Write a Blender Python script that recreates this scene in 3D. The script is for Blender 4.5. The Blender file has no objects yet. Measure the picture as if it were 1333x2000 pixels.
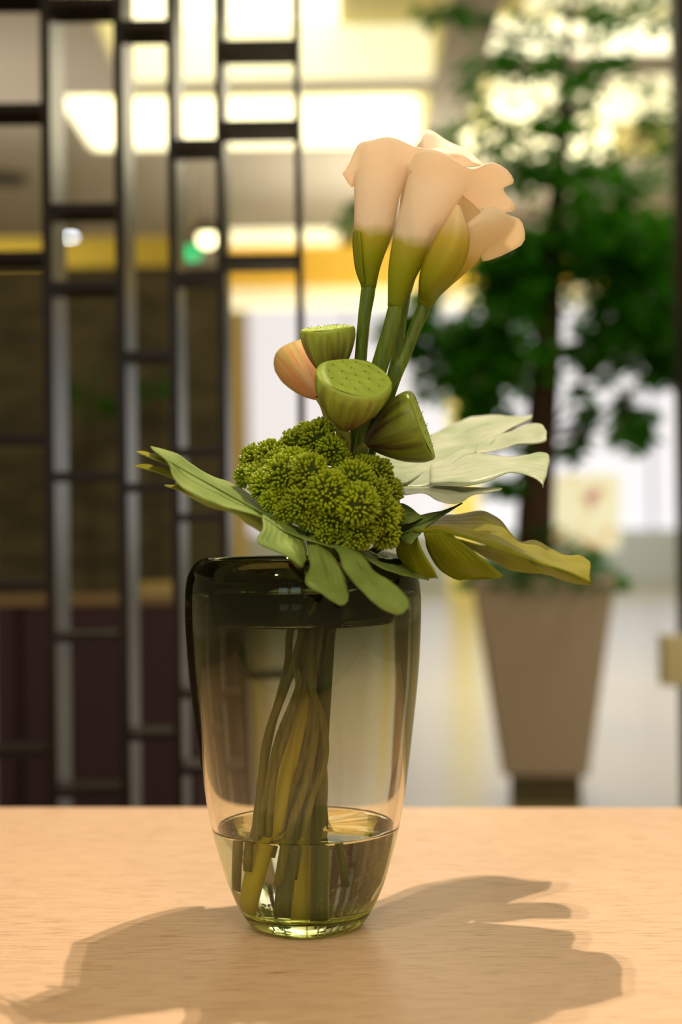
import bpy, bmesh, math, random
from mathutils import Vector, Matrix, noise
R = math.radians
random.seed(7)
sc = bpy.context.scene
col = sc.collection

# ------------------------------------------------------------------ camera, light, exposure
EYE = Vector((0, 0, 1.2))
F_PX = 50 / 36 * 2000
cam_d = bpy.data.cameras.new('camera')
cam_d.sensor_fit = 'VERTICAL'; cam_d.sensor_height = 36; cam_d.lens = 50
cam_d.dof.use_dof = True; cam_d.dof.focus_distance = 1.41; cam_d.dof.aperture_fstop = 2.2
cam_d.clip_start = 0.05
cam = bpy.data.objects.new('camera', cam_d); col.objects.link(cam)
PITCH, ROLL = 0.41, 0.7
CM = Matrix.Rotation(R(90 + PITCH), 4, 'X') @ Matrix.Rotation(R(-ROLL), 4, 'Z')
cam.matrix_world = Matrix.Translation(EYE) @ CM
sc.camera = cam
ROT = CM.to_3x3()

def P(px, py, Y):
    """point of the world at distance Y in front of the eye that stands behind a pixel of the photograph"""
    d = ROT @ Vector(((px - 666.5) / F_PX, -(py - 1000) / F_PX, -1))
    return EYE + d * (Y / d.y)

TZ = 1.2 - 0.406            # table top height
VY = 1.44                   # distance of the vase axis
def Q(px, py, dd=0.0): return P(px, py, VY + dd)
PX = VY / F_PX              # metres per pixel at the vase

sc.view_settings.view_transform = 'Standard'; sc.view_settings.look = 'None'
sc.view_settings.gamma = 1; sc.view_settings.use_curve_mapping = False
sc.view_settings.exposure = 0.0
sc.cycles.use_denoising = True
sc.cycles.max_bounces = 16; sc.cycles.transmission_bounces = 14; sc.cycles.glossy_bounces = 5
sc.cycles.diffuse_bounces = 4; sc.cycles.transparent_max_bounces = 24
sc.cycles.sample_clamp_indirect = 4; sc.cycles.blur_glossy = 0.6

w = bpy.data.worlds.new('world'); sc.world = w; w.use_nodes = True
bg = w.node_tree.nodes['Background']
bg.inputs[0].default_value = (1.0, 0.78, 0.44, 1); bg.inputs[1].default_value = 0.46

def area(name, loc, target, size, power, color, size_y=None):
    l = bpy.data.lights.new(name, 'AREA'); l.energy = power; l.color = color
    l.shape = 'RECTANGLE'; l.size = size; l.size_y = size_y or size
    o = bpy.data.objects.new(name, l); col.objects.link(o); o.location = loc
    o.rotation_euler = (Vector(target) - Vector(loc)).to_track_quat('-Z', 'Y').to_euler()
    return o
def spot(name, loc, target, power, color, radius, angle=60, blend=0.6):
    l = bpy.data.lights.new(name, 'SPOT'); l.energy = power; l.color = color
    l.shadow_soft_size = radius; l.spot_size = R(angle); l.spot_blend = blend
    o = bpy.data.objects.new(name, l); col.objects.link(o); o.location = loc
    o.rotation_euler = (Vector(target) - Vector(loc)).to_track_quat('-Z', 'Y').to_euler()
    return o
KEY = Vector((0.20, 1.80, TZ + 2.15))
WARM = (1.0, 0.79, 0.60)
spot('spotlight_above', KEY, (0, 1.42, TZ), 112, WARM, 0.008, 95, 0.5)
spot('spotlight_above_second', KEY + Vector((-0.06, 0.01, 0.0)), (0, 1.42, TZ), 46, WARM, 0.008, 95, 0.5)
spot('spotlight_front_left', (-0.9, -0.1, 2.9), (0.05, 1.44, 1.3), 34, (1.0, 0.82, 0.60), 0.06, 40, 0.8)
area('ceiling_fixture_behind_camera', (0.4, -0.8, 3.3), (0, 1.44, 1.1), 1.4, 26, (1.0, 0.80, 0.52))  # added soft warm fill for the flower fronts
area('daylight_window_one', (-1.6, -3.6, 2.1), (0, 1.4, 1.2), 0.8, 6, (0.55, 0.75, 1.0), 0.7)
area('daylight_window_two', (-0.5, -3.6, 2.1), (0, 1.4, 1.2), 0.8, 6, (0.55, 0.75, 1.0), 0.7)
# lobby lights and added fills
area('window_wash', (3.5, 22.5, 3.0), (3.5, 26.7, 0.6), 3.0, 80, (0.86, 0.94, 1.0))  # added cool fill to brighten the sill
area('lounge_uplight', (-2.6, 9.6, 2.5), (-2.6, 9.6, 9), 1.6, 40, (1.0, 0.92, 0.80))  # added upward fill for the ceiling on the left
area('lobby_uplight', (0.9, 12.0, 2.7), (0.9, 12.0, 9), 2.0, 105, (1.0, 0.92, 0.72))  # added upward fill to lift the lobby ceiling
area('tree_light', (2.2, 4.6, 4.1), (0.85, 6.1, 2.2), 0.5, 34, (1.0, 0.95, 0.75))  # added fill to brighten the tree leaves
area('lobby_ceiling_light_far', (1.5, 9.5, 4.0), (1.5, 9.5, 0), 3.0, 120, (1.0, 0.90, 0.66))
area('lobby_daylight', (4.0, 23.0, 3.2), (2.0, 12.0, 0.0), 6.0, 40, (0.95, 0.95, 0.95))

# ------------------------------------------------------------------ materials
def new_mat(name):
    m = bpy.data.materials.new(name); m.use_nodes = True
    nt = m.node_tree; b = nt.nodes['Principled BSDF']
    return m, nt, b
def N(nt, t, **kw):
    n = nt.nodes.new(t)
    for k, v in kw.items(): setattr(n, k, v)
    return n
def rgb(r, g, b):
    f = lambda c: ((c / 255 + 0.055) / 1.055) ** 2.4 if c > 10 else c / 255 / 12.92
    return (f(r), f(g), f(b), 1)
def mat(name, c, rough=0.5, metal=0, spec=0.5, noise_scale=0, amount=0.15, bump=0, stretch=None, coat=0):
    m, nt, b = new_mat(name)
    b.inputs['Base Color'].default_value = c; b.inputs['Roughness'].default_value = rough
    b.inputs['Metallic'].default_value = metal; b.inputs['Specular IOR Level'].default_value = spec
    b.inputs['Coat Weight'].default_value = coat
    if noise_scale:
        tc = N(nt, 'ShaderNodeTexCoord'); mp = N(nt, 'ShaderNodeMapping')
        if stretch: mp.inputs['Scale'].default_value = stretch
        nz = N(nt, 'ShaderNodeTexNoise'); nz.inputs['Scale'].default_value = noise_scale; nz.inputs['Detail'].default_value = 5
        nt.links.new(tc.outputs['Object'], mp.inputs[0]); nt.links.new(mp.outputs[0], nz.inputs['Vector'])
        rp = N(nt, 'ShaderNodeValToRGB')
        rp.color_ramp.elements[0].position = 0.3; rp.color_ramp.elements[1].position = 0.7
        rp.color_ramp.elements[0].color = tuple(x * (1 - amount) for x in c[:3]) + (1,)
        rp.color_ramp.elements[1].color = tuple(min(1, x * (1 + amount)) for x in c[:3]) + (1,)
        nt.links.new(nz.outputs['Fac'], rp.inputs[0]); nt.links.new(rp.outputs[0], b.inputs['Base Color'])
        if bump:
            bp = N(nt, 'ShaderNodeBump'); bp.inputs['Strength'].default_value = bump; bp.inputs['Distance'].default_value = 0.002
            nt.links.new(nz.outputs['Fac'], bp.inputs['Height']); nt.links.new(bp.outputs[0], b.inputs['Normal'])
    return m
def emit(name, c, s):
    m, nt, b = new_mat(name)
    b.inputs['Base Color'].default_value = c; b.inputs['Emission Color'].default_value = c
    b.inputs['Emission Strength'].default_value = s
    return m

def wood_mat():
    m, nt, b = new_mat('pale_oak_veneer')
    tc = N(nt, 'ShaderNodeTexCoord'); mp = N(nt, 'ShaderNodeMapping'); mp.inputs['Scale'].default_value = (16, 400, 60)
    nz = N(nt, 'ShaderNodeTexNoise'); nz.inputs['Scale'].default_value = 1.6; nz.inputs['Detail'].default_value = 5; nz.inputs['Roughness'].default_value = 0.65
    nt.links.new(tc.outputs['Object'], mp.inputs[0]); nt.links.new(mp.outputs[0], nz.inputs['Vector'])
    rp = N(nt, 'ShaderNodeValToRGB')
    e = rp.color_ramp.elements
    e[0].position = 0.34; e[0].color = rgb(176, 136, 92); e[1].position = 0.46; e[1].color = rgb(236, 203, 170)
    x = e.new(0.75); x.color = rgb(242, 212, 182)
    nt.links.new(nz.outputs['Fac'], rp.inputs[0])
    mp2 = N(nt, 'ShaderNodeMapping'); mp2.inputs['Scale'].default_value = (1.1, 9, 5)
    n2 = N(nt, 'ShaderNodeTexNoise'); n2.inputs['Scale'].default_value = 1.5
    nt.links.new(tc.outputs['Object'], mp2.inputs[0]); nt.links.new(mp2.outputs[0], n2.inputs['Vector'])
    mx = N(nt, 'ShaderNodeMix', data_type='RGBA', blend_type='MULTIPLY'); mx.inputs[0].default_value = 0.35
    r2 = N(nt, 'ShaderNodeValToRGB'); r2.color_ramp.elements[0].color = (.72, .70, .66, 1); r2.color_ramp.elements[1].color = (1, 1, 1, 1)
    nt.links.new(n2.outputs['Fac'], r2.inputs[0])
    nt.links.new(rp.outputs[0], mx.inputs[6]); nt.links.new(r2.outputs[0], mx.inputs[7]); nt.links.new(mx.outputs[2], b.inputs['Base Color'])
    bp = N(nt, 'ShaderNodeBump'); bp.inputs['Strength'].default_value = 0.25; bp.inputs['Distance'].default_value = 0.0006
    nt.links.new(nz.outputs['Fac'], bp.inputs['Height']); nt.links.new(bp.outputs[0], b.inputs['Normal'])
    b.inputs['Roughness'].default_value = 0.42; b.inputs['Specular IOR Level'].default_value = 0.35
    return m

def leaf_mat(name, c1, c2, trans, tcol, rough=0.45, vein=None):
    """leaf blade: mottled colour, fine side veins along the loft rows, some light through"""
    m, nt, b = new_mat(name)
    tc = N(nt, 'ShaderNodeTexCoord'); nz = N(nt, 'ShaderNodeTexNoise'); nz.inputs['Scale'].default_value = 22; nz.inputs['Detail'].default_value = 3
    nt.links.new(tc.outputs['Object'], nz.inputs['Vector'])
    rp = N(nt, 'ShaderNodeValToRGB'); rp.color_ramp.elements[0].position = .35; rp.color_ramp.elements[1].position = .65
    rp.color_ramp.elements[0].color = c1; rp.color_ramp.elements[1].color = c2
    nt.links.new(nz.outputs['Fac'], rp.inputs[0])
    wv = N(nt, 'ShaderNodeTexWave'); wv.inputs['Scale'].default_value = 2.2; wv.inputs['Distortion'].default_value = 1.0
    nt.links.new(tc.outputs['UV'], wv.inputs['Vector'])
    bp = N(nt, 'ShaderNodeBump'); bp.inputs['Strength'].default_value = 0.25; bp.inputs['Distance'].default_value = 0.0015
    nt.links.new(wv.outputs['Fac'], bp.inputs['Height']); nt.links.new(bp.outputs[0], b.inputs['Normal'])
    b.inputs['Roughness'].default_value = rough; b.inputs['Specular IOR Level'].default_value = 0.35
    nt.links.new(rp.outputs[0], b.inputs['Base Color'])
    tr = N(nt, 'ShaderNodeBsdfTranslucent'); tr.inputs['Color'].default_value = tcol
    mx = N(nt, 'ShaderNodeMixShader'); mx.inputs[0].default_value = trans
    out = nt.nodes['Material Output']
    nt.links.new(b.outputs[0], mx.inputs[1]); nt.links.new(tr.outputs[0], mx.inputs[2]); nt.links.new(mx.outputs[0], out.inputs['Surface'])
    return m

def spathe_mat(name, stops):
    m, nt, b = new_mat(name)
    tc = N(nt, 'ShaderNodeTexCoord'); sp = N(nt, 'ShaderNodeSeparateXYZ'); nt.links.new(tc.outputs['UV'], sp.inputs[0])
    nz = N(nt, 'ShaderNodeTexNoise'); nz.inputs['Scale'].default_value = 40; nz.inputs['Detail'].default_value = 2
    nt.links.new(tc.outputs['Object'], nz.inputs['Vector'])
    ad = N(nt, 'ShaderNodeMath', operation='MULTIPLY_ADD'); ad.inputs[1].default_value = 0.10
    nt.links.new(nz.outputs['Fac'], ad.inputs[0]); nt.links.new(sp.outputs['Y'], ad.inputs[2])
    rp = N(nt, 'ShaderNodeValToRGB'); e = rp.color_ramp.elements
    e[0].position = stops[0][0]; e[0].color = stops[0][1]; e[1].position = stops[1][0]; e[1].color = stops[1][1]
    for p, c in stops[2:]: x = e.new(p); x.color = c
    nt.links.new(ad.outputs[0], rp.inputs[0]); nt.links.new(rp.outputs[0], b.inputs['Base Color'])
    b.inputs['Roughness'].default_value = 0.5; b.inputs['Specular IOR Level'].default_value = 0.3
    tr = N(nt, 'ShaderNodeBsdfTranslucent'); nt.links.new(rp.outputs[0], tr.inputs['Color'])
    mx = N(nt, 'ShaderNodeMixShader'); mx.inputs[0].default_value = 0.38
    nt.links.new(b.outputs[0], mx.inputs[1]); nt.links.new(tr.outputs[0], mx.inputs[2])
    nt.links.new(mx.outputs[0], nt.nodes['Material Output'].inputs['Surface'])
    return m

def streak_mat(name, base, streak, top, rough=0.4):
    """lotus pod skin: lengthwise purple-brown streaks fading towards the green rim (uv: angle, height)"""
    m, nt, b = new_mat(name)
    tc = N(nt, 'ShaderNodeTexCoord'); mp = N(nt, 'ShaderNodeMapping'); mp.inputs['Scale'].default_value = (26, 1.3, 1)
    nz = N(nt, 'ShaderNodeTexNoise'); nz.inputs['Scale'].default_value = 1; nz.inputs['Detail'].default_value = 3
    nt.links.new(tc.outputs['UV'], mp.inputs[0]); nt.links.new(mp.outputs[0], nz.inputs['Vector'])
    sp = N(nt, 'ShaderNodeSeparateXYZ'); nt.links.new(tc.outputs['UV'], sp.inputs[0])
    mr = N(nt, 'ShaderNodeMapRange'); mr.inputs['From Min'].default_value = 0.0; mr.inputs['From Max'].default_value = 0.95
    mr.inputs['To Min'].default_value = 0.42; mr.inputs['To Max'].default_value = -0.22
    nt.links.new(sp.outputs['Y'], mr.inputs['Value'])
    ad = N(nt, 'ShaderNodeMath', operation='ADD'); nt.links.new(nz.outputs['Fac'], ad.inputs[0]); nt.links.new(mr.outputs[0], ad.inputs[1])
    rp = N(nt, 'ShaderNodeValToRGB'); e = rp.color_ramp.elements
    e[0].position = 0.40; e[0].color = top; e[1].position = 0.80; e[1].color = streak
    x = e.new(0.55); x.color = base
    nt.links.new(ad.outputs[0], rp.inputs[0]); nt.links.new(rp.outputs[0], b.inputs['Base Color'])
    bp = N(nt, 'ShaderNodeBump'); bp.inputs['Strength'].default_value = 0.3; bp.inputs['Distance'].default_value = 0.001
    nt.links.new(nz.outputs['Fac'], bp.inputs['Height']); nt.links.new(bp.outputs[0], b.inputs['Normal'])
    b.inputs['Roughness'].default_value = rough
    return m

def stem_mat(name, lo, hi, rough=0.4):
    m = mat(name, lo, rough, noise_scale=1, amount=0)
    nt = m.node_tree
    for n in nt.nodes:
        if n.type == 'MAPPING': n.inputs['Scale'].default_value = (300, 300, 14)
        if n.type == 'VALTORGB': n.color_ramp.elements[0].color = lo; n.color_ramp.elements[1].color = hi
    return m

def two_tone_stem():
    m = stem_mat('stem_yellow_foot', rgb(64, 92, 12), rgb(100, 124, 22)); nt = m.node_tree; b = nt.nodes['Principled BSDF']
    tc = N(nt, 'ShaderNodeTexCoord'); sp = N(nt, 'ShaderNodeSeparateXYZ'); nt.links.new(tc.outputs['Object'], sp.inputs[0])
    mr = N(nt, 'ShaderNodeMapRange'); mr.inputs['From Min'].default_value = .16; mr.inputs['From Max'].default_value = .30
    nt.links.new(sp.outputs['Z'], mr.inputs['Value'])
    rp = [n for n in nt.nodes if n.type == 'VALTORGB'][0]
    mx = N(nt, 'ShaderNodeMix', data_type='RGBA'); mx.inputs[6].default_value = rgb(240, 230, 44)
    nt.links.new(mr.outputs[0], mx.inputs[0]); nt.links.new(rp.outputs[0], mx.inputs[7]); nt.links.new(mx.outputs[2], b.inputs['Base Color'])
    return m
def glass_mat():
    """blown glass, smoke grey-green at the shoulder fading to clear near the foot"""
    m, nt, b = new_mat('smoked_blown_glass')
    nt.nodes.remove(b)
    tc = N(nt, 'ShaderNodeTexCoord'); sp = N(nt, 'ShaderNodeSeparateXYZ'); nt.links.new(tc.outputs['Object'], sp.inputs[0])
    rp = N(nt, 'ShaderNodeValToRGB'); e = rp.color_ramp.elements
    mr = N(nt, 'ShaderNodeMapRange'); mr.inputs['From Min'].default_value = 0.0; mr.inputs['From Max'].default_value = 0.37
    nt.links.new(sp.outputs['Z'], mr.inputs['Value'])
    e[0].position = 0.02; e[0].color = (.90, .95, .60, 1); x = e.new(.10); x.color = (.985, .985, .95, 1); x = e.new(.28); x.color = (.985, .985, .96, 1); e = rp.color_ramp.elements; e[len(e) - 1].position = 1.0; e[len(e) - 1].color = (.30, .33, .23, 1)
    x = e.new(0.45); x.color = (.90, .88, .80, 1); x = e.new(0.7); x.color = (.76, .75, .65, 1); x = e.new(0.85); x.color = (.55, .56, .45, 1)
    nt.links.new(mr.outputs[0], rp.inputs[0])
    g = N(nt, 'ShaderNodeBsdfGlass'); g.inputs['IOR'].default_value = 1.46; g.inputs['Roughness'].default_value = 0
    nt.links.new(rp.outputs[0], g.inputs['Color'])
    nt.links.new(g.outputs[0], nt.nodes['Material Output'].inputs['Surface'])
    return m
def water_mat():
    m, nt, b = new_mat('cloudy_water')
    nt.nodes.remove(b)
    g = N(nt, 'ShaderNodeBsdfGlass'); g.inputs['IOR'].default_value = 1.33; g.inputs['Color'].default_value = (.98, .98, .86, 1)
    nt.links.new(g.outputs[0], nt.nodes['Material Output'].inputs['Surface'])
    return m

M = dict(
    wood=wood_mat(), glass=glass_mat(), water=water_mat(),
    leaf=leaf_mat('leaf_green', rgb(112, 140, 62), rgb(140, 166, 84), 0.22, rgb(150, 160, 40), 0.6),
    leaf_pale=leaf_mat('leaf_silvery', rgb(166, 188, 152), rgb(200, 212, 190), 0.2, rgb(160, 170, 80), 0.4),
    leaf_under=leaf_mat('leaf_underside', rgb(156, 154, 40), rgb(176, 172, 56), 0.45, rgb(190, 190, 40)),
    leaf_olive=leaf_mat('leaf_olive', rgb(124, 140, 24), rgb(152, 164, 36), 0.42, rgb(190, 200, 30)),
    spathe=spathe_mat('lily_spathe', [(0.0, rgb(112, 134, 14)), (0.30, rgb(164, 172, 24)), (0.43, rgb(190, 184, 60)), (0.50, rgb(242, 230, 212)), (1.0, rgb(250, 238, 220))]),
    spathe_slim=spathe_mat('lily_spathe_yellow', [(0.0, rgb(116, 136, 14)), (0.35, rgb(176, 176, 34)), (0.6, rgb(216, 196, 80)), (0.8, rgb(246, 230, 190)), (1.0, rgb(250, 238, 214))]),
    spadix=mat('spadix', rgb(236, 176, 40), 0.6, noise_scale=300, bump=0.5),
    stem=stem_mat('stem_green', rgb(60, 88, 12), rgb(96, 120, 22)),
    stem_yellow=two_tone_stem(), stem_yellow_plain=stem_mat('stem_yellow_green', rgb(150, 150, 14), rgb(190, 184, 30)),
    stem_brown=stem_mat('stem_brown_green', rgb(112, 118, 40), rgb(150, 152, 70), 0.6),
    pod=streak_mat('pod_skin_green', rgb(128, 140, 50), rgb(110, 72, 50), rgb(150, 170, 62)),
    pod_dark=streak_mat('pod_skin_dark', rgb(104, 116, 34), rgb(72, 44, 34), rgb(120, 140, 30)),
    pod_orange=streak_mat('pod_skin_orange', rgb(198, 156, 96), rgb(196, 128, 84), rgb(186, 164, 98)),
    pod_face=mat('pod_face', rgb(158, 186, 72), 0.5, noise_scale=60, amount=0.12, bump=0.2),
    seed=mat('lotus_seed', rgb(176, 200, 90), 0.35), seed_tip=mat('seed_tip', rgb(60, 40, 14), 0.6),
    bud=mat('sedum_bud', rgb(140, 158, 16), 0.36, noise_scale=14, amount=0.45),
    bud_core=mat('sedum_core', rgb(54, 70, 10), 0.9, noise_scale=60),
)

# ------------------------------------------------------------------ helpers
def tag(o, label=None, cat=None, group=None, kind=None):
    if label: o['label'] = label
    if cat: o['category'] = cat
    if group: o['group'] = group
    if kind: o['kind'] = kind
    return o
def empty(name, loc, label, cat, group=None):
    o = bpy.data.objects.new(name, None); col.objects.link(o); o.location = loc; o.empty_display_size = 0.02
    return tag(o, label, cat, group)
def obj(name, bm, mats, parent=None, smooth=True, origin=None):
    me = bpy.data.meshes.new(name)
    bmesh.ops.recalc_face_normals(bm, faces=bm.faces) if smooth == 'recalc' else None
    bm.to_mesh(me); bm.free()
    for mt in (mats if isinstance(mats, (list, tuple)) else [mats]): me.materials.append(mt)
    if smooth: me.polygons.foreach_set('use_smooth', [True] * len(me.polygons))
    o = bpy.data.objects.new(name, me); col.objects.link(o)
    base = parent_world(parent)
    if origin is None: origin = base
    off = Vector(origin)
    me.transform(Matrix.Translation(-off))
    o.location = off - base
    if parent: o.parent = parent
    return o
def parent_world(p):
    v = Vector((0, 0, 0))
    while p is not None: v += Vector(p.location); p = p.parent
    return v
def box(bm, x0, x1, y0, y1, z0, z1, bevel=0):
    vs = [bm.verts.new(p) for p in ((x0,y0,z0),(x1,y0,z0),(x1,y1,z0),(x0,y1,z0),(x0,y0,z1),(x1,y0,z1),(x1,y1,z1),(x0,y1,z1))]
    fs = [bm.faces.new([vs[i] for i in f]) for f in ((0,3,2,1),(4,5,6,7),(0,1,5,4),(1,2,6,5),(2,3,7,6),(3,0,4,7))]
    if bevel: bmesh.ops.bevel(bm, geom=list({e for f in fs for e in f.edges}), offset=bevel, segments=2, affect='EDGES', profile=0.7)
def cr(p0, p1, p2, p3, t):
    return 0.5 * ((2 * p1) + (-p0 + p2) * t + (2 * p0 - 5 * p1 + 4 * p2 - p3) * t * t + (-p0 + 3 * p1 - 3 * p2 + p3) * t ** 3)
def spline(pts, k, closed=False):
    n = len(pts); out = []
    if closed:
        for i in range(n):
            a, b, c, d = pts[i - 1], pts[i], pts[(i + 1) % n], pts[(i + 2) % n]
            out += [cr(a, b, c, d, j / k) for j in range(k)]
        return out
    for i in range(n - 1):
        a = pts[i - 1] if i else 2 * pts[0] - pts[1]
        d = pts[i + 2] if i + 2 < n else 2 * pts[-1] - pts[-2]
        out += [cr(a, pts[i], pts[i + 1], d, j / k) for j in range(k)]
    return out + [pts[-1]]
def grid_faces(bm, rows, closed=False, flip=False, mi=0, vs=1.0):
    """rows of points -> quads with uv (u across, v along)"""
    uv = bm.loops.layers.uv.verify()
    V = [[bm.verts.new(p) for p in r] for r in rows]
    nr, nc = len(V), len(V[0]); cc = nc if closed else nc - 1
    for i in range(nr - 1):
        for j in range(cc):
            q = [V[i][j], V[i][(j + 1) % nc], V[i + 1][(j + 1) % nc], V[i + 1][j]]
            t = [(j / cc, i / (nr - 1)), ((j + 1) / cc, i / (nr - 1)), ((j + 1) / cc, (i + 1) / (nr - 1)), (j / cc, (i + 1) / (nr - 1))]
            if flip: q.reverse(); t.reverse()
            try: f = bm.faces.new(q)
            except ValueError: continue
            f.material_index = mi
            for l, c in zip(f.loops, t): l[uv].uv = (c[0], c[1] * vs)
    return V
def loft(bm, sections, ku=4, kv=4, closed=False, flip=False, mi=0, vs=1.0):
    a = [spline(s, ku, closed) for s in sections]
    cols = [spline([r[j] for r in a], kv) for j in range(len(a[0]))]
    rows = [[c[i] for c in cols] for i in range(len(cols[0]))]
    return grid_faces(bm, rows, closed, flip, mi, vs)
def tube(bm, pts, rads, n=8, k=4, caps=True):
    P4 = [Vector((*p, r)) for p, r in zip(pts, rads)]
    S = spline(P4, k); C = [Vector(s[:3]) for s in S]; rr = [max(1e-4, s[3]) for s in S]
    rows = []; up = Vector((0.3, 1, 0.1)).normalized()
    for i, c in enumerate(C):
        d = (C[min(i + 1, len(C) - 1)] - C[max(i - 1, 0)]).normalized()
        a = (up - d * up.dot(d)).normalized(); b = d.cross(a); up = a
        rows.append([c + (a * math.cos(t) + b * math.sin(t)) * rr[i] for t in [2 * math.pi * j / n for j in range(n)]])
    V = grid_faces(bm, rows, True)
    if caps: bm.faces.new(V[0][::-1]); bm.faces.new(V[-1])
def lathe(bm, prof, center, n=48, axis=None, wob=None):
    """profile (r, h) about an axis through center"""
    ax = (axis or Vector((0, 0, 1))).normalized()
    a = ax.orthogonal().normalized(); b = ax.cross(a)
    rows = []
    for i, (r, h) in enumerate(prof):
        row = []
        for j in range(n):
            t = 2 * math.pi * j / n; q = wob(t, i, r) if wob else 0
            row.append(center + ax * (h + (q if wob else 0) * 0.4) + (a * math.cos(t) + b * math.sin(t)) * max(1e-4, r + q))
        rows.append(row)
    return grid_faces(bm, rows, True)
def solidify(o, t=0.0011, off=1):
    md = o.modifiers.new('thickness', 'SOLIDIFY'); md.thickness = t; md.offset = 0; md.material_offset = off; md.material_offset_rim = 0
    return o
def ico(bm, c, r, sub=1, scale=(1, 1, 1), rot=None):
    mt = Matrix.Translation(c) @ (rot or Matrix()) @ Matrix.Diagonal((*scale, 1))
    bmesh.ops.create_icosphere(bm, subdivisions=sub, radius=r, matrix=mt)

# ------------------------------------------------------------------ the setting
m_floor = mat('pale_stone_floor', rgb(158, 148, 106), 0.22, spec=0.5, noise_scale=0.8, amount=0.08)
m_ceil = mat('ceiling_grey', rgb(168, 160, 148), 0.9)
m_cream = mat('coffer_cream', rgb(226, 218, 168), 0.8)
m_coffer_glow = emit('luminous_panel', (1.0, 0.94, 0.66, 1), 1.7)  # top lamp panel; on recess sides it stands in for cove light
m_coffer_glow_soft = emit('luminous_panel_soft', (1.0, 0.95, 0.66, 1), 0.55)  # emission in place of light falling on the recess tops
m_stone = mat('dark_rough_stone', rgb(86, 80, 56), 0.9, noise_scale=4, amount=0.5, bump=1, stretch=(1, 1, 3))

def struct(name, bm, m, smooth=False):
    o = obj(name, bm, m, smooth=smooth); o['kind'] = 'structure'; return o
bm = bmesh.new(); box(bm, -8, 9, -2.0, 30, -0.1, 0); struct('floor', bm, m_floor)
# ceiling slab with coffers let into it (strips round the openings)
CZ = 4.2
A = (-1.96, 0.68, 9.95, 11.4, 4.62); D_ = (-1.45, 0.68, 7.4, 9.70, 4.62); B = (0.98, 3.6, 6.6, 9.2, 4.45); C_ = (0.98, 3.0, 9.6, 11.9, 4.5)
bm = bmesh.new()
for r in ((-8, -1.96, 3.2, 30), (0.68, 0.98, 3.2, 30), (-1.96, -1.45, 3.2, 9.95), (-1.45, 0.68, 3.2, 7.4), (-1.45, 0.68, 9.70, 9.95), (-1.96, 0.68, 11.4, 30),
          (0.98, 9, 3.2, 6.6), (3.6, 9, 6.6, 9.2), (0.98, 9, 9.2, 9.6), (3.0, 9, 9.6, 11.9), (0.98, 9, 11.9, 30)):
    box(bm, r[0], r[1], r[2], min(r[3], 15.0), CZ, CZ + 0.06)
struct('ceiling', bm, m_ceil)
for i, (x0, x1, y0, y1, z1) in enumerate((A, B, C_, D_)):
    bm = bmesh.new(); g = 0.05
    box(bm, x0 - g, x1 + g, y0 - g, y1 + g, z1, z1 + .04)
    box(bm, x0 - g, x0, y0, y1, CZ + .06, z1); box(bm, x1, x1 + g, y0, y1, CZ + .06, z1)
    box(bm, x0 - g, x1 + g, y0 - g, y0, CZ + .06, z1); box(bm, x0 - g, x1 + g, y1, y1 + g, CZ + .06, z1)
    struct('trim_%d' % (i + 1), bm, m_cream)
def glow_slab(name, x0, x1, y0, y1, z0, z1, label, m=m_coffer_glow, group='luminous ceiling panels'):
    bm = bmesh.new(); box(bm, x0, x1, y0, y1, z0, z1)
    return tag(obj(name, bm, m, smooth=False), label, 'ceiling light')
glow_slab('light_panel', -1.93, 0.66, 11.34, 11.39, 4.22, 4.60, 'long white luminous panel on ceiling, just left of the lilies')  # recess side, cove light put in as emission
glow_slab('light_panel', -1.95, -1.90, 9.98, 11.33, 4.22, 4.60, 'slanting luminous panel seen behind the left part of the lattice screen')
glow_slab('light_panel', -1.40, 0.02, 8.7, 9.62, 4.585, 4.615, 'luminous panel at the very top edge above the lattice screen')
glow_slab('light_panel', 1.0, 3.55, 9.14, 9.19, 4.21, 4.43, 'bright strip panel at top right behind the tree crown')
glow_slab('light_panel', 1.0, 2.3, 11.84, 11.89, 4.22, 4.48, 'bright panel glinting through the middle of the tree crown')
glow_slab('light_panel', -1.9, 0.6, 10.2, 11.3, 4.60, 4.618, 'dim cream luminous panel in the recess above the long white one', m_coffer_glow_soft)  # recess top, its brightness put in as weak emission

glow_slab('light_panel', -1.40, 0.66, 9.64, 9.69, 4.22, 4.58, 'cream luminous side panel just above the long white one on ceiling', emit('luminous_side', (1.0, 0.95, 0.66, 1), 0.75))  # recess wall brightened by emission instead of light on it
glow_slab('light_panel', 1.2, 3.3, 6.9, 9.0, 4.42, 4.448, 'dim cream luminous panel in the upper right ceiling recess', m_coffer_glow_soft)
glow_slab('light_panel', 1.2, 2.8, 9.8, 11.7, 4.47, 4.498, 'dim cream luminous panel in the ceiling recess behind mid tree crown', m_coffer_glow_soft)
# far daylight wall with frame
bm = bmesh.new(); box(bm, -6, 9, 27.0, 27.1, 0, 7.0); struct('wall_back', bm, mat('far_wall', rgb(205, 205, 208), 0.8))
day = emit('frosted_daylight_glass', (0.73, 0.73, 0.80, 1), 0.80)
for i in range(5):
    x0 = -1.72 + i * 1.9
    bm = bmesh.new(); box(bm, x0, x0 + 1.86, 26.9, 26.94, 1.0, 6.8)
    win = obj('window_%d' % (i + 1), bm, day, smooth=False); win['kind'] = 'structure'
    bm = bmesh.new(); box(bm, x0 - 0.03, x0 + 0.01, 26.8, 26.9, 0.0, 6.8)
    obj('window_frame', bm, mat('pale_frame', rgb(190, 190, 200), 0.6), win, smooth=False)
bm = bmesh.new(); box(bm, -1.8, 7.8, 26.7, 26.9, 0.0, 1.0); struct('trim_5', bm, mat('low_grey_sill', rgb(214, 224, 226), 0.6))
gold = mat('gold_lacquer', rgb(214, 186, 92), 0.4)
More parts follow.
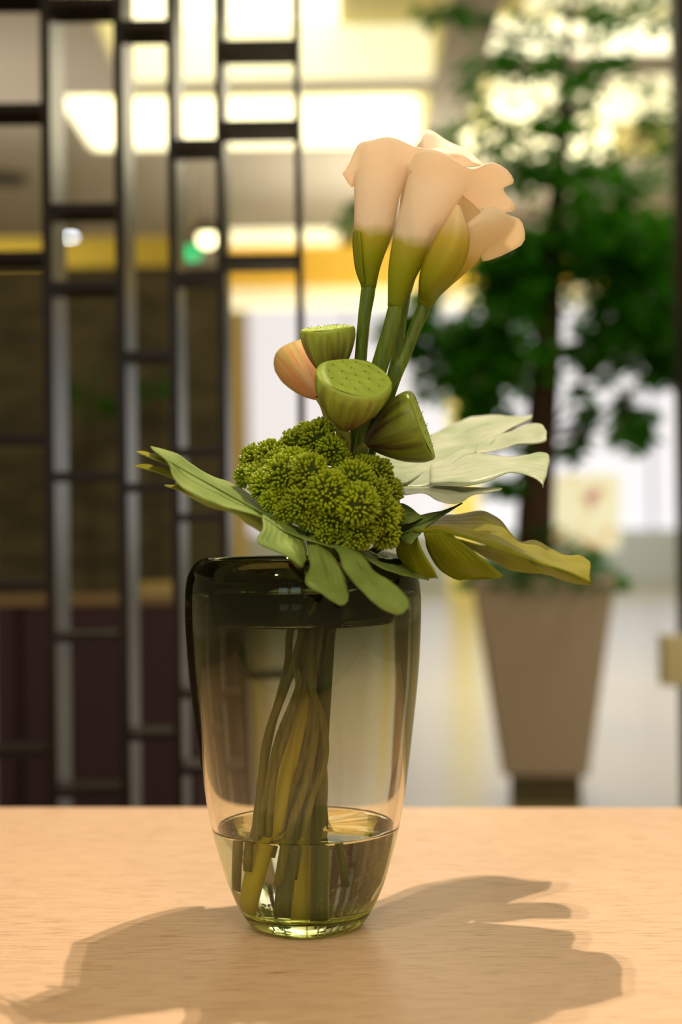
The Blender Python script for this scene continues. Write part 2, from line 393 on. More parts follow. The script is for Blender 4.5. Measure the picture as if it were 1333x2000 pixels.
bm = bmesh.new(); box(bm, P(446, 900, 26.3).x, P(478, 900, 26.3).x, 26.3, 26.8, 0, 6.9); struct('trim_6', bm, gold)

# gold slatted bulkhead with luminous strips
BY = 14.0
def zat(py, Y): return P(660, py, Y).z
bx0, bx1 = P(438, 500, BY).x, P(1345, 500, BY).x
b_root = empty('slatted_bulkhead', (bx0, BY, zat(590, BY)), 'yellow slatted canopy band with light strips, hanging behind lilies and screen', 'canopy')
m_gold_glow = emit('backlit_gold_screen', (0.80, 0.52, 0.06, 1), 0.75)  # board emits its own gold colour
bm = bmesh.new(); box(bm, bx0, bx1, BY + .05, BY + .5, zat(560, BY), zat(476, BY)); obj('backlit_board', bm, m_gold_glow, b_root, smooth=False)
bm = bmesh.new(); box(bm, bx0, bx1, BY + .02, BY + .5, zat(588, BY), zat(561, BY)); obj('lower_light_strip', bm, emit('strip_light', (1, .93, .6, 1), 1.15), b_root, smooth=False)
bm = bmesh.new(); box(bm, bx0, P(662, 460, BY).x, BY + .02, BY + .4, zat(474, BY), zat(447, BY)); obj('upper_light_strip', bm, bpy.data.materials['strip_light'], b_root, smooth=False)
bm = bmesh.new(); x = bx0
while x < bx1:
    box(bm, x, x + .014, BY - .02, BY + .02, zat(590, BY), zat(474, BY)); x += .042
bm2 = bmesh.new(); box(bm2, bx0, bx1, BY + .1, BY + .5, zat(447, BY), CZ - .001); obj('fascia', bm2, m_ceil, b_root, smooth=False)
tag(obj('slat', bm, mat('gold_slats', rgb(190, 150, 30), 0.5), b_root, smooth=False), kind='stuff')
# dropped ceiling behind the coffers
bm = bmesh.new(); box(bm, -5.0, 8.5, BY + .5, 15.0, zat(445, BY), CZ); struct('trim_7', bm, m_ceil)

# dark stone partition behind the screen
WY = 6.0
bm = bmesh.new(); box(bm, -5, P(437, 900, WY).x, WY, WY + .25, 0, P(300, 520, WY).z); struct('wall_left', bm, m_stone)
bm = bmesh.new(); box(bm, -5, P(340, 900, WY + 4).x, WY + 4, WY + 4.1, 1.0, P(300, 462, WY + 4).z); struct('wall_far_left', bm, mat('yellow_wall', rgb(170, 146, 40), 0.8))

# booth sofa behind the screen
SY = 4.9
t = empty('booth_sofa', (-1.6, SY, 0), 'dark purple booth sofa with tan top rail behind lattice screen', 'sofa')
m_purple = mat('purple_upholstery', rgb(62, 38, 54), 0.75, noise_scale=60, amount=0.1)
sx1 = P(395, 1300, SY).x; zt = P(200, 1182, SY).z
for i in range(4):
    x0 = -3.0 + i * (sx1 + 3.0) / 4; x1 = x0 + (sx1 + 3.0) / 4 - .008
    bm = bmesh.new(); box(bm, x0, x1, SY, SY + .16, .12, zt, .03); obj('back_panel', bm, m_purple, t)
bm = bmesh.new(); box(bm, -3.0, sx1, SY + .0, SY + .20, zt, zt + .03, .008); obj('top_rail', bm, mat('tan_rail', rgb(150, 126, 88), 0.5), t)
bm = bmesh.new(); box(bm, -3.0, sx1, SY + .17, SY + .58, .12, .45, .04); obj('seat', bm, m_purple, t)
bm = bmesh.new(); box(bm, -2.95, sx1 - .05, SY + .03, SY + .55, 0, .12); obj('plinth', bm, mat('black_plinth', rgb(20, 18, 18), 0.6), t, smooth=False)
bm = bmesh.new()
c0 = P(306, 1166, SY + .35); box(bm, c0.x - .09, c0.x + .09, c0.y - .06, c0.y + .06, .455, c0.z + .055, .04)
tag(obj('cushion', bm, mat('straw_cushion', rgb(190, 168, 104), 0.8)), 'straw yellow cushion standing on the booth sofa', 'cushion')

# lattice screen
LY, LD = 2.75, 0.15
m_lat = mat('dark_lacquered_wood', rgb(24, 16, 13), 0.36, spec=0.24)
lat = empty('lattice_screen', (P(300, 1500, LY).x, LY, 0), 'dark brown open lattice room divider with staggered shelves', 'room divider')
def lx(px, y=1000): return P(px, y, LY).x
VX = [lx(v) for v in (-55, 97, 240, 343, 437, 590)]
VW = [.009, .0095, .009, .008, .0075, .006]
for x, hw in zip(VX, VW):
    bm = bmesh.new(); box(bm, x - hw, x + hw, LY, LY + LD, 0, 2.35, .0012); obj('upright', bm, m_lat, lat, smooth=False)
cells = [[-30, 198, 487, 846, 1132, 1462], [-8, 395, 548, 920, 1237, 1540], [38, 685, 944, 1432], [272, 532, 876, 1004, 1350, 1500], [80, 237, 500, 1300]]
for c, ys in enumerate(cells):
    for y in ys:
        z = P(300, y, LY).z
        bm = bmesh.new(); box(bm, VX[c] + VW[c], VX[c + 1] - VW[c + 1], LY + .001, LY + .100, z - .016, z + .001, .0012)
        obj('shelf_bar', bm, m_lat, lat, smooth=False)

# ------------------------------------------------------------------ table
t = empty('table', (0, 1.3, 0), 'long pale oak table carrying the glass vase', 'table')
TY1 = 2.03
bm = bmesh.new(); box(bm, -1.5, 1.5, 0.62, TY1, -.035, 0, .0025)
bmesh.ops.rotate(bm, verts=bm.verts, cent=(0, TY1, 0), matrix=Matrix.Rotation(R(-3.6), 3, 'Z'))
bmesh.ops.translate(bm, verts=bm.verts, vec=(0, 0, TZ))
top = obj('tabletop', bm, M['wood'], t, smooth=False)
for sx in (-1.3, 1.3):
    for y in (.82, 1.85):
        yy = y - sx * .06
        bm = bmesh.new(); box(bm, sx - .035, sx + .035, yy - .035, yy + .035, 0, TZ - .035, .003); obj('leg', bm, M['wood'], t, smooth=False)

# ------------------------------------------------------------------ vase and water
vb = Q(600, 1804); VB = Vector((vb.x, vb.y, TZ + 0.0005))
def sm(pts, k=5): return [tuple(v) for v in spline([Vector(p) for p in pts], k)]
outer = [(0.0, .004), (.030, .003), (.046, .0005), (.053, .001), (.060, .006), (.0665, .016), (.0745, .032), (.083, .055), (.095, .100), (.1035, .150), (.1105, .205), (.1160, .255), (.1188, .300), (.1190, .330), (.1165, .352), (.1085, .366), (.099, .3705),
         (.091, .367), (.0865, .358), (.0845, .340), (.0840, .322), (.0855, .309), (.0885, .3045), (.0915, .309), (.0930, .325), (.0960, .342), (.103, .348), (.1100, .338), (.1125, .318), (.1118, .290), (.1095, .250), (.1045, .203), (.0980, .150), (.0895, .100), (.0780, .058), (.0695, .034), (.062, .022), (.050, .0175), (.025, .0165), (0.0, .0165)]
bm = bmesh.new(); lathe(bm, sm(outer, 4), VB, 96)
bmesh.ops.remove_doubles(bm, verts=bm.verts, dist=0.00015)
vase = tag(obj('glass_vase', bm, M['glass'], origin=VB, smooth='recalc'), 'tall glass vase, smoky at rounded shoulder and clear at foot, on the oak table', 'vase')
WZ = .100
wp = [(0.0, .0160), (.025, .0160), (.050, .0168), (.0632, .0215), (.0705, .033), (.0795, .058), (.0905, WZ - .001), (.0905, WZ + .0015), (.0885, WZ + .0003), (.083, WZ), (.05, WZ), (0, WZ)]
bm = bmesh.new(); lathe(bm, wp, VB, 96); bmesh.ops.remove_doubles(bm, verts=bm.verts, dist=0.00015)
for v in bm.verts:
    if v.co.z > VB.z + WZ - .0002: v.co.z += .0006 * noise.noise(v.co * 60)
tag(obj('water', bm, M['water'], origin=VB, smooth='recalc'), 'clear water filling the lower part of the glass vase', 'water')
bm = bmesh.new(); rb = random.Random(5)
for _ in range(1500):
    z = rb.uniform(.026, WZ - .004)
    q = next(i for i in range(len(wp) - 1) if wp[i + 1][1] > z and wp[i + 1][0] > wp[i][0])
    f = (z - wp[q][1]) / (wp[q + 1][1] - wp[q][1]); rr = wp[q][0] + f * (wp[q + 1][0] - wp[q][0]) - .0022
    a = rb.uniform(0, 2 * math.pi)
    bmesh.ops.create_icosphere(bm, subdivisions=1, radius=rb.uniform(.00012, .00034), matrix=Matrix.Translation(VB + Vector((rr * math.cos(a), rr * math.sin(a), z))))
tag(obj('bubbles', bm, mat('air_bubble', (.75, .72, .5, 1), .15), bpy.data.objects['water']), kind='stuff')

# ------------------------------------------------------------------ calla lilies
def px_tube(bm, pts, n=10, k=5):
    # stems spread less below the water line than refraction makes it look
    pts = [(600 + (p[0] - 600) * (1 - .19 * min(1, max(0, (p[1] - 1250) / 380))), min(p[1], 1772), *p[2:]) if p[1] > 1250 else p for p in pts]
    tube(bm, [Q(p[0], p[1], p[2]) for p in pts], [p[3] * PX for p in pts], n, k)
ANG = [30 * i for i in range(12)]
def ring(cx, cy, wd, th, dd, dr=None, ang=None):
    dr = wd * PX * 0.9 if dr is None else dr
    ct, st = math.cos(R(th)), math.sin(R(th)); out = []
    for a in (ang or ANG):
        a = R(a)
        out.append(Q(cx + wd * math.cos(a) * ct, cy + wd * math.cos(a) * st, dd - dr * math.sin(a)))
    return out
def lily(label, rings, ra, rim, stem, dd, mt, smat, ang=None, flap=None):
    b0 = Q(stem[-1][0], stem[-1][1], stem[-1][2])
    t = empty('calla_lily', b0, label, 'flower', 'calla lilies in the vase')
    secs = [ring(*r[:4], dd, None, ang) for r in rings]
    secs.append([Q(x, y, z) for x, y, z in ra]); secs.append([Q(x, y, z) for x, y, z in rim])
    bm = bmesh.new(); V = loft(bm, secs, 4, 4, True)
    for i, row in enumerate(V):
        for v in row: v.co += noise.noise_vector(v.co * 34) * .0030 * (i / len(V)) ** 2
    if flap: loft(bm, [[Q(*p) for p in q] for q in flap], 5, 5, vs=.30 if len(flap[0]) == 2 else .9)
    o = solidify(obj('spathe', bm, mt, t), .0012, 0)
    c = [rings[2], rings[4], rings[-1]]
    bm = bmesh.new(); px_tube(bm, [(q[0], q[1], dd, 9 - 2 * i) for i, q in enumerate(c)]); obj('spadix', bm, M['spadix'], t)
    bm = bmesh.new(); px_tube(bm, [(rings[1][0], rings[1][1], dd, rings[0][2] * .8), (rings[0][0] - .3, rings[0][1] + 4, dd, rings[0][2] + .6)] + stem, 12); obj('stem', bm, smat, t)
    return t
SD = -0.012
lily('cream calla lily furthest left, tall and upright', 
     [(720, 562, 13.5, 3), (721, 530, 19, 3), (722, 500, 27, 4), (728, 460, 36, 5), (733, 420, 40, 5), (737, 380, 43, 6), (744, 342, 50, 4)],
     [(806,318,-.035),(798,310,-.055),(778,302,-.066),(750,300,-.07),(722,303,-.067),(703,315,-.056),(690,368,-.035),(700,340,-.02),(720,325,-.01),(750,320,-.007),(780,318,-.01),(800,318,-.02)],
     [(830,293,-.03),(815,285,-.055),(790,273,-.068),(758,267,-.073),(725,276,-.07),(699,287,-.06),(671,338,-.04),(682,312,-.015),(710,300,0),(750,295,.01),(790,290,.005),(820,290,-.01)],
     [(712, 620, -.04, 12.5), (705, 700, -.035, 12), (699, 790, -.03, 12), (690, 900, -.02, 12), (664, 1040, 0, 13), (644, 1215, .01, 14), (634, 1400, .0, 14), (624, 1600, 0, 14), (621, 1774, 0, 13.5)],
     -.04, M['spathe'], M['stem'], None,
     [[(706, 556, -.041), (712, 556, -.050)], [(695, 525, -.040), (708, 522, -.053)], [(690, 480, -.040), (705, 476, -.057)], [(691, 452, -.041), (702, 450, -.056)]])
lily('large cream calla lily in front centre, its rim spreading to the right',
     [(773, 600, 14.5, 10), (779, 565, 20, 10), (789, 525, 29, 12), (803, 482, 36, 16), (818, 440, 42, 18), (836, 400, 49, 20), (852, 360, 56, 20)],
     [(945,352,-.06),(925,338,-.08),(895,330,-.092),(858,318,-.097),(828,315,-.094),(808,325,-.08),(801,350,-.06),(815,345,-.04),(845,350,-.028),(885,375,-.024),(912,384,-.03),(938,378,-.04),(942,360,-.05)],
     [(1006,352,-.06),(963,315,-.08),(918,331,-.095),(868,297,-.102),(835,288,-.10),(807,302,-.085),(798,330,-.06),(815,320,-.03),(850,330,-.015),(905,395,-.005),(950,410,-.01),(1006,408,-.02),(986,374,-.04)],
     [(762, 650, -.06, 16), (742, 715, -.055, 16.5), (722, 790, -.05, 16), (706, 880, -.04, 15), (662, 1050, -.01, 15), (618, 1215, 0, 15), (584, 1400, -.01, 16), (528, 1600, -.02, 17), (474, 1786, -.02, 17)],
     -.06, M['spathe'], M['stem_yellow'], ANG + [345])
lily('smaller yellow-tinged calla lily at right, leaning right',
     [(829, 598, 13, 25), (838, 570, 21, 30), (852, 543, 31, 34), (868, 515, 41, 37), (886, 486, 50, 40), (902, 460, 54, 42)],
     [(972,472,-.06),(983,452,-.07),(966,437,-.078),(943,432,-.08),(922,443,-.077),(898,448,-.068),(876,432,-.05),(890,420,-.032),(915,425,-.022),(935,450,-.018),(945,480,-.025),(938,492,-.04)],
     [(1018,480,-.05),(1021,432,-.07),(990,417,-.08),(958,404,-.08),(930,425,-.075),(908,436,-.065),(893,398,-.05),(904,376,-.03),(925,400,-.015),(955,440,-.005),(965,480,-.01),(947,508,-.03)],
     [(812, 640, -.05, 12.5), (790, 695, -.05, 12.5), (769, 745, -.05, 12.5), (735, 850, -.03, 12), (700, 950, -.01, 12), (655, 1080, 0, 13), (632, 1215, .01, 13), (600, 1400, .0, 14), (572, 1600, -.02, 14.5), (549, 1792, -.03, 14.5)],
     -.05, M['spathe_slim'], M['stem'], None,
     [[(826, 586, -.066), (840, 584, -.074), (852, 582, -.066)], [(819, 560, -.068), (845, 560, -.09), (874, 560, -.078)], [(824, 522, -.072), (862, 528, -.102), (900, 528, -.088)], [(840, 484, -.076), (878, 490, -.108), (914, 494, -.094)],
      [(860, 448, -.078), (890, 455, -.104), (917, 462, -.094)], [(878, 422, -.076), (894, 428, -.094), (910, 434, -.088)], [(892, 399, -.07), (896, 401, -.074), (899, 404, -.072)]])
lily('cream calla lily at back, mostly hidden, its curled tip the topmost point',
     [(790, 570, 13, 8), (797, 530, 18, 8), (803, 490, 25, 10), (810, 445, 31, 12), (818, 400, 36, 14), (830, 350, 42, 16)],
     [(890,330,.02),(875,325,-.005),(860,318,-.015),(845,312,-.02),(830,310,-.015),(815,308,0),(808,310,.02),(815,300,.04),(828,295,.05),(850,300,.055),(870,310,.05),(885,320,.04)],
     [(943,323,.03),(928,318,.005),(905,304,-.005),(880,296,-.008),(855,290,-.005),(832,294,.01),(814,292,.03),(821,270,.05),(833,253,.065),(860,264,.07),(900,290,.06),(932,312,.05)],
     [(783, 630, .02, 12), (775, 700, .02, 12), (755, 780, .02, 12), (715, 900, .02, 12), (672, 1050, .02, 12), (640, 1215, .03, 12), (610, 1400, .03, 12), (596, 1560, .02, 14), (588, 1760, .01, 14)],
     .02, M['spathe'], M['stem_yellow'])

# ------------------------------------------------------------------ lotus pods
def pod(label, tip, face, rad, skin, stem, seed=0, sq=1.0):
    T, Fc = Q(*tip), Q(*face); ax = (Fc - T).normalized(); L = (Fc - T).length; rr = rad * PX
    t = empty('lotus_pod', T, label, 'seed pod', 'lotus seed pods in the vase')
    rnd = random.Random(seed); ph = [rnd.uniform(0, 6.28) for _ in range(3)]
    def wob(a, i, r): return rr * (0.035 * math.sin(3 * a + ph[0]) + 0.02 * math.sin(5 * a + ph[1])) * min(1, r / rr) + (0.006 * rr * math.sin(22 * a + ph[2]) if 3 < i < 9 else 0)
    prof = [(0.10, 0), (0.18, .03), (.34, .12), (.56, .28), (.76, .46), (.90, .64), (.985, .80), (1.0, .90), (1.0, .955), (.975, .99), (.935, 1.003)]
    S = sm([(a * rr, b * L) for a, b in prof], 3)
    bm = bmesh.new(); lathe(bm, S, T, 72, ax, lambda a, i, r: wob(a, i // 3, r)); body = obj('receptacle', bm, skin, t)
    a0 = ax.orthogonal().normalized(); b0 = ax.cross(a0)
    bm = bmesh.new()
    spots = [(0, 0)] + [(.36, k * 1.047) for k in range(6)] + [(.70, k * .524 + .2) for k in range(12)]
    SP = [(rr * r * math.cos(a), rr * r * math.sin(a)) for r, a in spots]
    rows = []
    for i in range(19):
        q = i / 18; row = []
        for j in range(72):
            a = 2 * math.pi * j / 72; r0 = rr * .945 * q + wob(a, 9, rr * q) * q
            x, y = r0 * math.cos(a), r0 * math.sin(a)
            h = L * 1.0 + rr * .035 * (1 - q * q)
            dm = min(math.hypot(x - sx, y - sy) for sx, sy in SP) / rr
            h += rr * .045 * math.exp(-(dm / .10) ** 2) - rr * .02
            if q > .9: h += rr * .03 * (q - .9) / .1
            row.append(T + ax * h + a0 * x + b0 * y)
        rows.append(row)
    grid_faces(bm, rows[::-1], True, flip=True); bmesh.ops.remove_doubles(bm, verts=bm.verts, dist=1e-5)
    fo = obj('pod_face', bm, M['pod_face'], t)
    me = None
    for sx, sy in SP:
        c = T + ax * (L + rr * .055 + rr * .018) + a0 * sx + b0 * sy
        if me is None:
            bm = bmesh.new(); ico(bm, (0, 0, 0), rr * .017, 1); tmp = obj('seed_tip', bm, M['seed_tip'], fo, origin=(0, 0, 0)); me = tmp.data; s = tmp
        else:
            s = bpy.data.objects.new('seed_tip', me); col.objects.link(s); s.parent = fo
        s.location = c - parent_world(fo)
    bm = bmesh.new(); px_tube(bm, [(tip[0], tip[1], tip[2], rad * .13)] + stem, 9); obj('stem', bm, M['stem_brown'], t)
    return t
pod('pale green lotus seed pod in front centre with its dimpled face tilted up', (672, 838, -.065), (694, 737, -.098), 71, M['pod'],
    [(678, 870, -.055, 8), (668, 980, -.02, 8), (630, 1120, 0, 8), (606, 1215, -.01, 8), (560, 1330, -.03, 8), (512, 1450, -.03, 8.5), (492, 1580, -.03, 8), (478, 1690, -.03, 8)], 1)
pod('green lotus seed pod with near-level face, topmost on the left', (648, 745, -.03), (640, 641, -.042), 52, M['pod'],
    [(655, 790, -.03, 6), (665, 900, -.02, 7), (640, 1080, .0, 7), (592, 1215, -.02, 7.5), (586, 1330, -.02, 7.5), (540, 1440, -.03, 8), (505, 1560, -.035, 8), (492, 1640, -.035, 7.5)], 2)
pod('orange-brown lotus seed pod seen from its back, furthest left', (622, 776, .0), (580, 702, .05), 50, M['pod_orange'],
    [(636, 805, .0, 7), (655, 900, .01, 7), (640, 1080, .02, 7), (572, 1215, .02, 7.5), (560, 1300, .02, 7.5), (515, 1450, .01, 8), (480, 1600, .0, 8), (470, 1720, .0, 8)], 3)
pod('dark green lotus seed pod with purple streaks, tipped over to the right', (716, 866, -.05), (824, 826, -.060), 69, M['pod_dark'],
    [(700, 885, -.045, 8), (680, 930, -.03, 8), (650, 1080, -.01, 8), (618, 1215, -.025, 8), (606, 1330, -.03, 8), (620, 1400, -.04, 8), (600, 1520, -.05, 8), (560, 1620, -.05, 8), (538, 1720, -.05, 8)], 4)
pod('lotus seed pod hidden behind lily stems, only pale rim showing', (715, 800, .02), (716, 716, .02), 38, M['pod'],
    [(708, 860, .02, 6), (690, 950, .02, 6), (660, 1080, .02, 6), (628, 1215, .0, 6.5), (625, 1400, .01, 6.5), (640, 1520, .01, 6.5), (636, 1640, .01, 6.5)], 5)

# ------------------------------------------------------------------ sedum heads
def bud_template():
    bm = bmesh.new(); rows = []
    for r, h in ((.45, 0), (.75, .35), (1.0, .75), (.75, .93), (.12, 1.0)):
        rows.append([Vector((r * math.cos(a), r * math.sin(a), h)) for a in [2 * math.pi * j / 6 for j in range(6)]])
    V = grid_faces(bm, rows, True); bm.faces.new(V[-1]); return bm
tb = bud_template(); tb.verts.index_update()
BV = [v.co.copy() for v in tb.verts]; BF = [[v.index for v in f.verts] for f in tb.faces]; tb.free()
def sedum(label, clusters, stem):
    t = empty('sedum_head', Q(*stem[-1][:3]), label, 'flower', 'green sedum heads in the vase')
    for (x, y, r, dd) in clusters:
        c = Q(x, y, dd); rm = r * PX
        vs, fs = [], []
        n = int(52 * (r / 30) ** 2 * 3.5)
        out = (c - Q(650, 985, .03)).normalized()
        for i in range(n):
            z = 1 - 2 * (i + .5) / n; a = i * 2.39996
            d = Vector((math.sqrt(1 - z * z) * math.cos(a), math.sqrt(1 - z * z) * math.sin(a), z))
            d = (d + Vector([random.gauss(0, .09) for _ in range(3)])).normalized()
            if d.dot(out) < -.35: continue
            ln = random.uniform(13, 19) * PX; wd = random.uniform(2.2, 3.1) * PX
            p0 = c + d * (rm * random.uniform(.90, 1.08) - ln)
            dd2 = (d + out * .18 + Vector((0, 0, .1))).normalized()
            q = dd2.to_track_quat('Z', 'Y').to_matrix()
            k = len(vs)
            vs += [p0 + q @ Vector((b.x * wd, b.y * wd, b.z * ln)) for b in BV]
            fs += [[k + m for m in f] for f in BF]
        me = bpy.data.meshes.new('bud_cluster'); base = Vector(t.location)
        me.from_pydata([v - base for v in vs], [], fs); me.materials.append(M['bud'])
        me.polygons.foreach_set('use_smooth', [True] * len(me.polygons))
        o = bpy.data.objects.new('bud_cluster', me); col.objects.link(o); o.parent = t; o['kind'] = 'stuff'
    bm = bmesh.new()
    for (x, y, r, dd) in clusters:
        ico(bm, Q(x, y, dd), (r - 10) * PX, 2)
        tube(bm, [Q(x, y, dd), Q((x + stem[0][0]) / 2, (y + stem[0][1]) / 2 + 6, (dd + stem[0][2]) / 2), Q(*stem[0][:3])], [5 * PX, 4 * PX, 4 * PX], 6, 3)
    obj('flower_base', bm, M['bud_core'], t)
    bm = bmesh.new(); px_tube(bm, stem, 8); obj('stem', bm, M['stem_brown'], t)
sedum('small green sedum head topmost, under the front lotus pod', [(622, 856, 37, -.05), (578, 872, 36, -.04), (648, 880, 33, -.06), (598, 850, 28, -.03), (632, 838, 24, -.045), (665, 900, 26, -.06)],
      [(625, 900, -.04, 6), (650, 1000, -.02, 6), (630, 1120, .0, 6), (598, 1215, -.03, 6.5), (575, 1290, -.03, 6.5), (584, 1335, -.035, 7.5), (560, 1420, -.04, 7), (525, 1520, -.045, 7), (508, 1640, -.045, 7)])
sedum('green sedum head resting over the left monstera leaf', [(500, 900, 34, -.03), (530, 890, 34, -.05), (558, 930, 44, -.085), (604, 925, 42, -.095), (482, 930, 26, -.045), (522, 950, 36, -.075), (588, 985, 38, -.10), (556, 968, 32, -.09), (540, 905, 30, -.06), (575, 905, 34, -.08), (505, 930, 28, -.06), (560, 1000, 26, -.10), (530, 978, 24, -.09), (602, 1012, 26, -.10)],
      [(575, 960, -.05, 6), (630, 1060, -.02, 6), (625, 1140, .0, 6), (612, 1215, -.035, 6.5), (608, 1330, -.04, 7), (632, 1400, -.045, 6.5), (640, 1480, -.04, 6.5), (610, 1560, -.045, 7), (590, 1640, -.045, 7)])
sedum('green sedum head on the right, spilling down to the rim of the vase', [(642, 960, 43, -.11), (690, 942, 43, -.09), (736, 925, 34, -.06), (757, 960, 32, -.06), (700, 985, 42, -.115), (650, 1012, 36, -.10), (745, 1003, 38, -.09), (702, 1035, 38, -.10), (752, 1042, 32, -.075), (612, 1008, 28, -.095), (710, 915, 28, -.06), (668, 1040, 24, -.09), (730, 965, 36, -.085), (770, 1005, 22, -.06), (636, 1040, 24, -.10), (680, 1052, 26, -.10)],
      [(700, 1000, -.05, 6), (665, 1090, -.01, 6), (640, 1150, .0, 6), (630, 1215, -.03, 6.5), (615, 1300, -.03, 7), (612, 1335, -.035, 7), (600, 1450, -.03, 6.5), (560, 1560, -.02, 7), (530, 1660, -.02, 7)])

# ------------------------------------------------------------------ monstera leaves
def L3(pts): return [Q(*p) for p in pts]
def monstera(label, patches, ribs, petiole, mats):
    t = empty('monstera_leaf', Q(*petiole[-1][:3]), label, 'leaf', 'monstera leaves round the vase mouth')
    bm = bmesh.new()
    for secs, flip in patches:
        for row in loft(bm, [L3(s) for s in secs], 5, 6, False, flip):
            for v in row: v.co += noise.noise_vector(v.co * 28) * .0022 + noise.noise_vector(v.co * 75) * .0009
    solidify(obj('blade', bm, mats, t), .0009)
    for rb in ribs:
        bm = bmesh.new(); px_tube(bm, rb, 6, 6); obj('midrib', bm, mats[0], t)
    bm = bmesh.new(); px_tube(bm, petiole, 8); obj('stem', bm, M['stem'], t)
    return t
# left leaf: green half leaning towards the viewer, far half seen from below
L1 = [
  # main body along the midrib, tip to base: upper edge, middle, lower edge
  ([[(293, 872, .02), (300, 880, -.01), (312, 888, -.03)],
    [(341, 883, .03), (335, 900, -.01), (330, 905, -.03)],
    [(372, 905, .035), (362, 925, -.02), (345, 935, -.045)],
    [(402, 924, .035), (396, 945, -.03), (372, 962, -.06)],
    [(447, 940, .03), (438, 970, -.04), (420, 984, -.07)],
    [(488, 963, .02), (480, 990, -.05), (474, 1000, -.085)],
    [(525, 990, .01), (518, 1008, -.06), (520, 1012, -.095)],
    [(570, 1020, .0), (560, 1026, -.07), (552, 1036, -.11)],
    [(616, 1040, -.01), (602, 1044, -.08), (591, 1052, -.12)],
    [(670, 1058, -.03), (655, 1062, -.08), (640, 1066, -.12)],
    [(716, 1072, -.04), (706, 1078, -.07), (695, 1084, -.10)]], False),
  # small tip lobes
  ([[(264, 884, .04), (264, 884, .03)], [(290, 884, .02), (290, 894, .0)], [(330, 895, .0), (332, 906, -.02)]], True),
  ([[(261, 914, .05), (261, 915, .04)], [(285, 909, .03), (288, 919, .02)], [(320, 915, .01), (322, 926, .0)], [(350, 925, -.02), (352, 938, -.03)]], True),
  ([[(323, 947, .04), (323, 948, .035)], [(345, 946, .03), (347, 955, .02)], [(375, 950, .0), (375, 968, .0)]], True),
  # far half seen from below (yellow)
  ([[(344, 940, .0), (346, 948, .06)], [(372, 958, -.03), (368, 969, .07)], [(420, 976, -.04), (410, 989, .09)], [(474, 994, -.05), (456, 1003, .10)], [(510, 1006, -.06), (490, 1023, .10)], [(530, 1014, -.06), (515, 1041, .09)]], False),
  # lobe hanging beside the first notch
  ([[(516, 1004, -.085), (545, 1018, -.09), (575, 1032, -.08)],
    [(514, 1030, -.115), (550, 1040, -.11), (588, 1044, -.10)],
    [(504, 1057, -.14), (548, 1064, -.135), (592, 1060, -.12)],
    [(546, 1082, -.155), (572, 1082, -.15), (596, 1078, -.135)],
    [(592, 1109, -.165), (594, 1104, -.16), (597, 1096, -.15)]], True),
  ([[(600, 1042, -.09), (612, 1044, -.095), (628, 1050, -.09)],
    [(598, 1075, -.13), (624, 1074, -.13), (648, 1086, -.12)],
    [(605, 1108, -.155), (636, 1106, -.155), (668, 1112, -.145)],
    [(598, 1139, -.175), (640, 1138, -.175), (679, 1142, -.165)],
    [(632, 1163, -.185), (656, 1162, -.187), (682, 1162, -.18)],
    [(660, 1183, -.19), (670, 1184, -.19), (680, 1176, -.188)]], True),
  ([[(626, 1046, -.08), (655, 1054, -.085), (690, 1068, -.08)],
    [(655, 1076, -.12), (686, 1080, -.12), (710, 1090, -.115)],
    [(674, 1112, -.145), (706, 1112, -.145), (735, 1120, -.14)],
    [(700, 1146, -.165), (735, 1142, -.165), (768, 1142, -.16)],
    [(735, 1182, -.18), (764, 1172, -.183), (793, 1166, -.175)],
    [(774, 1201, -.188), (786, 1198, -.19), (797, 1184, -.185)]], True),
  # slivers reaching right over the rim
  ([[(690, 1072, -.08), (705, 1070, -.05)], [(726, 1096, -.09), (744, 1088, -.05)], [(764, 1114, -.09), (784, 1104, -.05)], [(806, 1128, -.08), (818, 1120, -.06)], [(838, 1132, -.07), (840, 1131, -.06)]], True),
]
L1 = [([[(x, y, z - .13 * max(0, min(1, (600 - x) / 330)) + (.07 if z > .055 else 0)) for x, y, z in sec] for sec in secs], fl) for secs, fl in L1]
monstera('long monstera leaf reaching left, its front lobes draped over the vase rim', L1,
         [[(300, 884, -.125, 1), (396, 938, -.115, 2), (480, 984, -.10, 2.6), (560, 1024, -.092, 3.2), (606, 1043, -.088, 3.4)],
          [(606, 1043, -.095, 2.4), (618, 1060, -.115, 1.9), (630, 1090, -.148, 1.4), (640, 1125, -.172, .8)],
          [(640, 1056, -.09, 2.2), (690, 1090, -.13, 1.6), (730, 1140, -.166, .8)]],
         [(606, 1044, -.085, 4.5), (640, 1070, -.05, 5), (640, 1120, -.02, 5.5), (618, 1215, -.02, 6), (580, 1400, .02, 6), (540, 1560, .02, 6), (520, 1700, .03, 6)],
         [M['leaf'], M['leaf_under']])
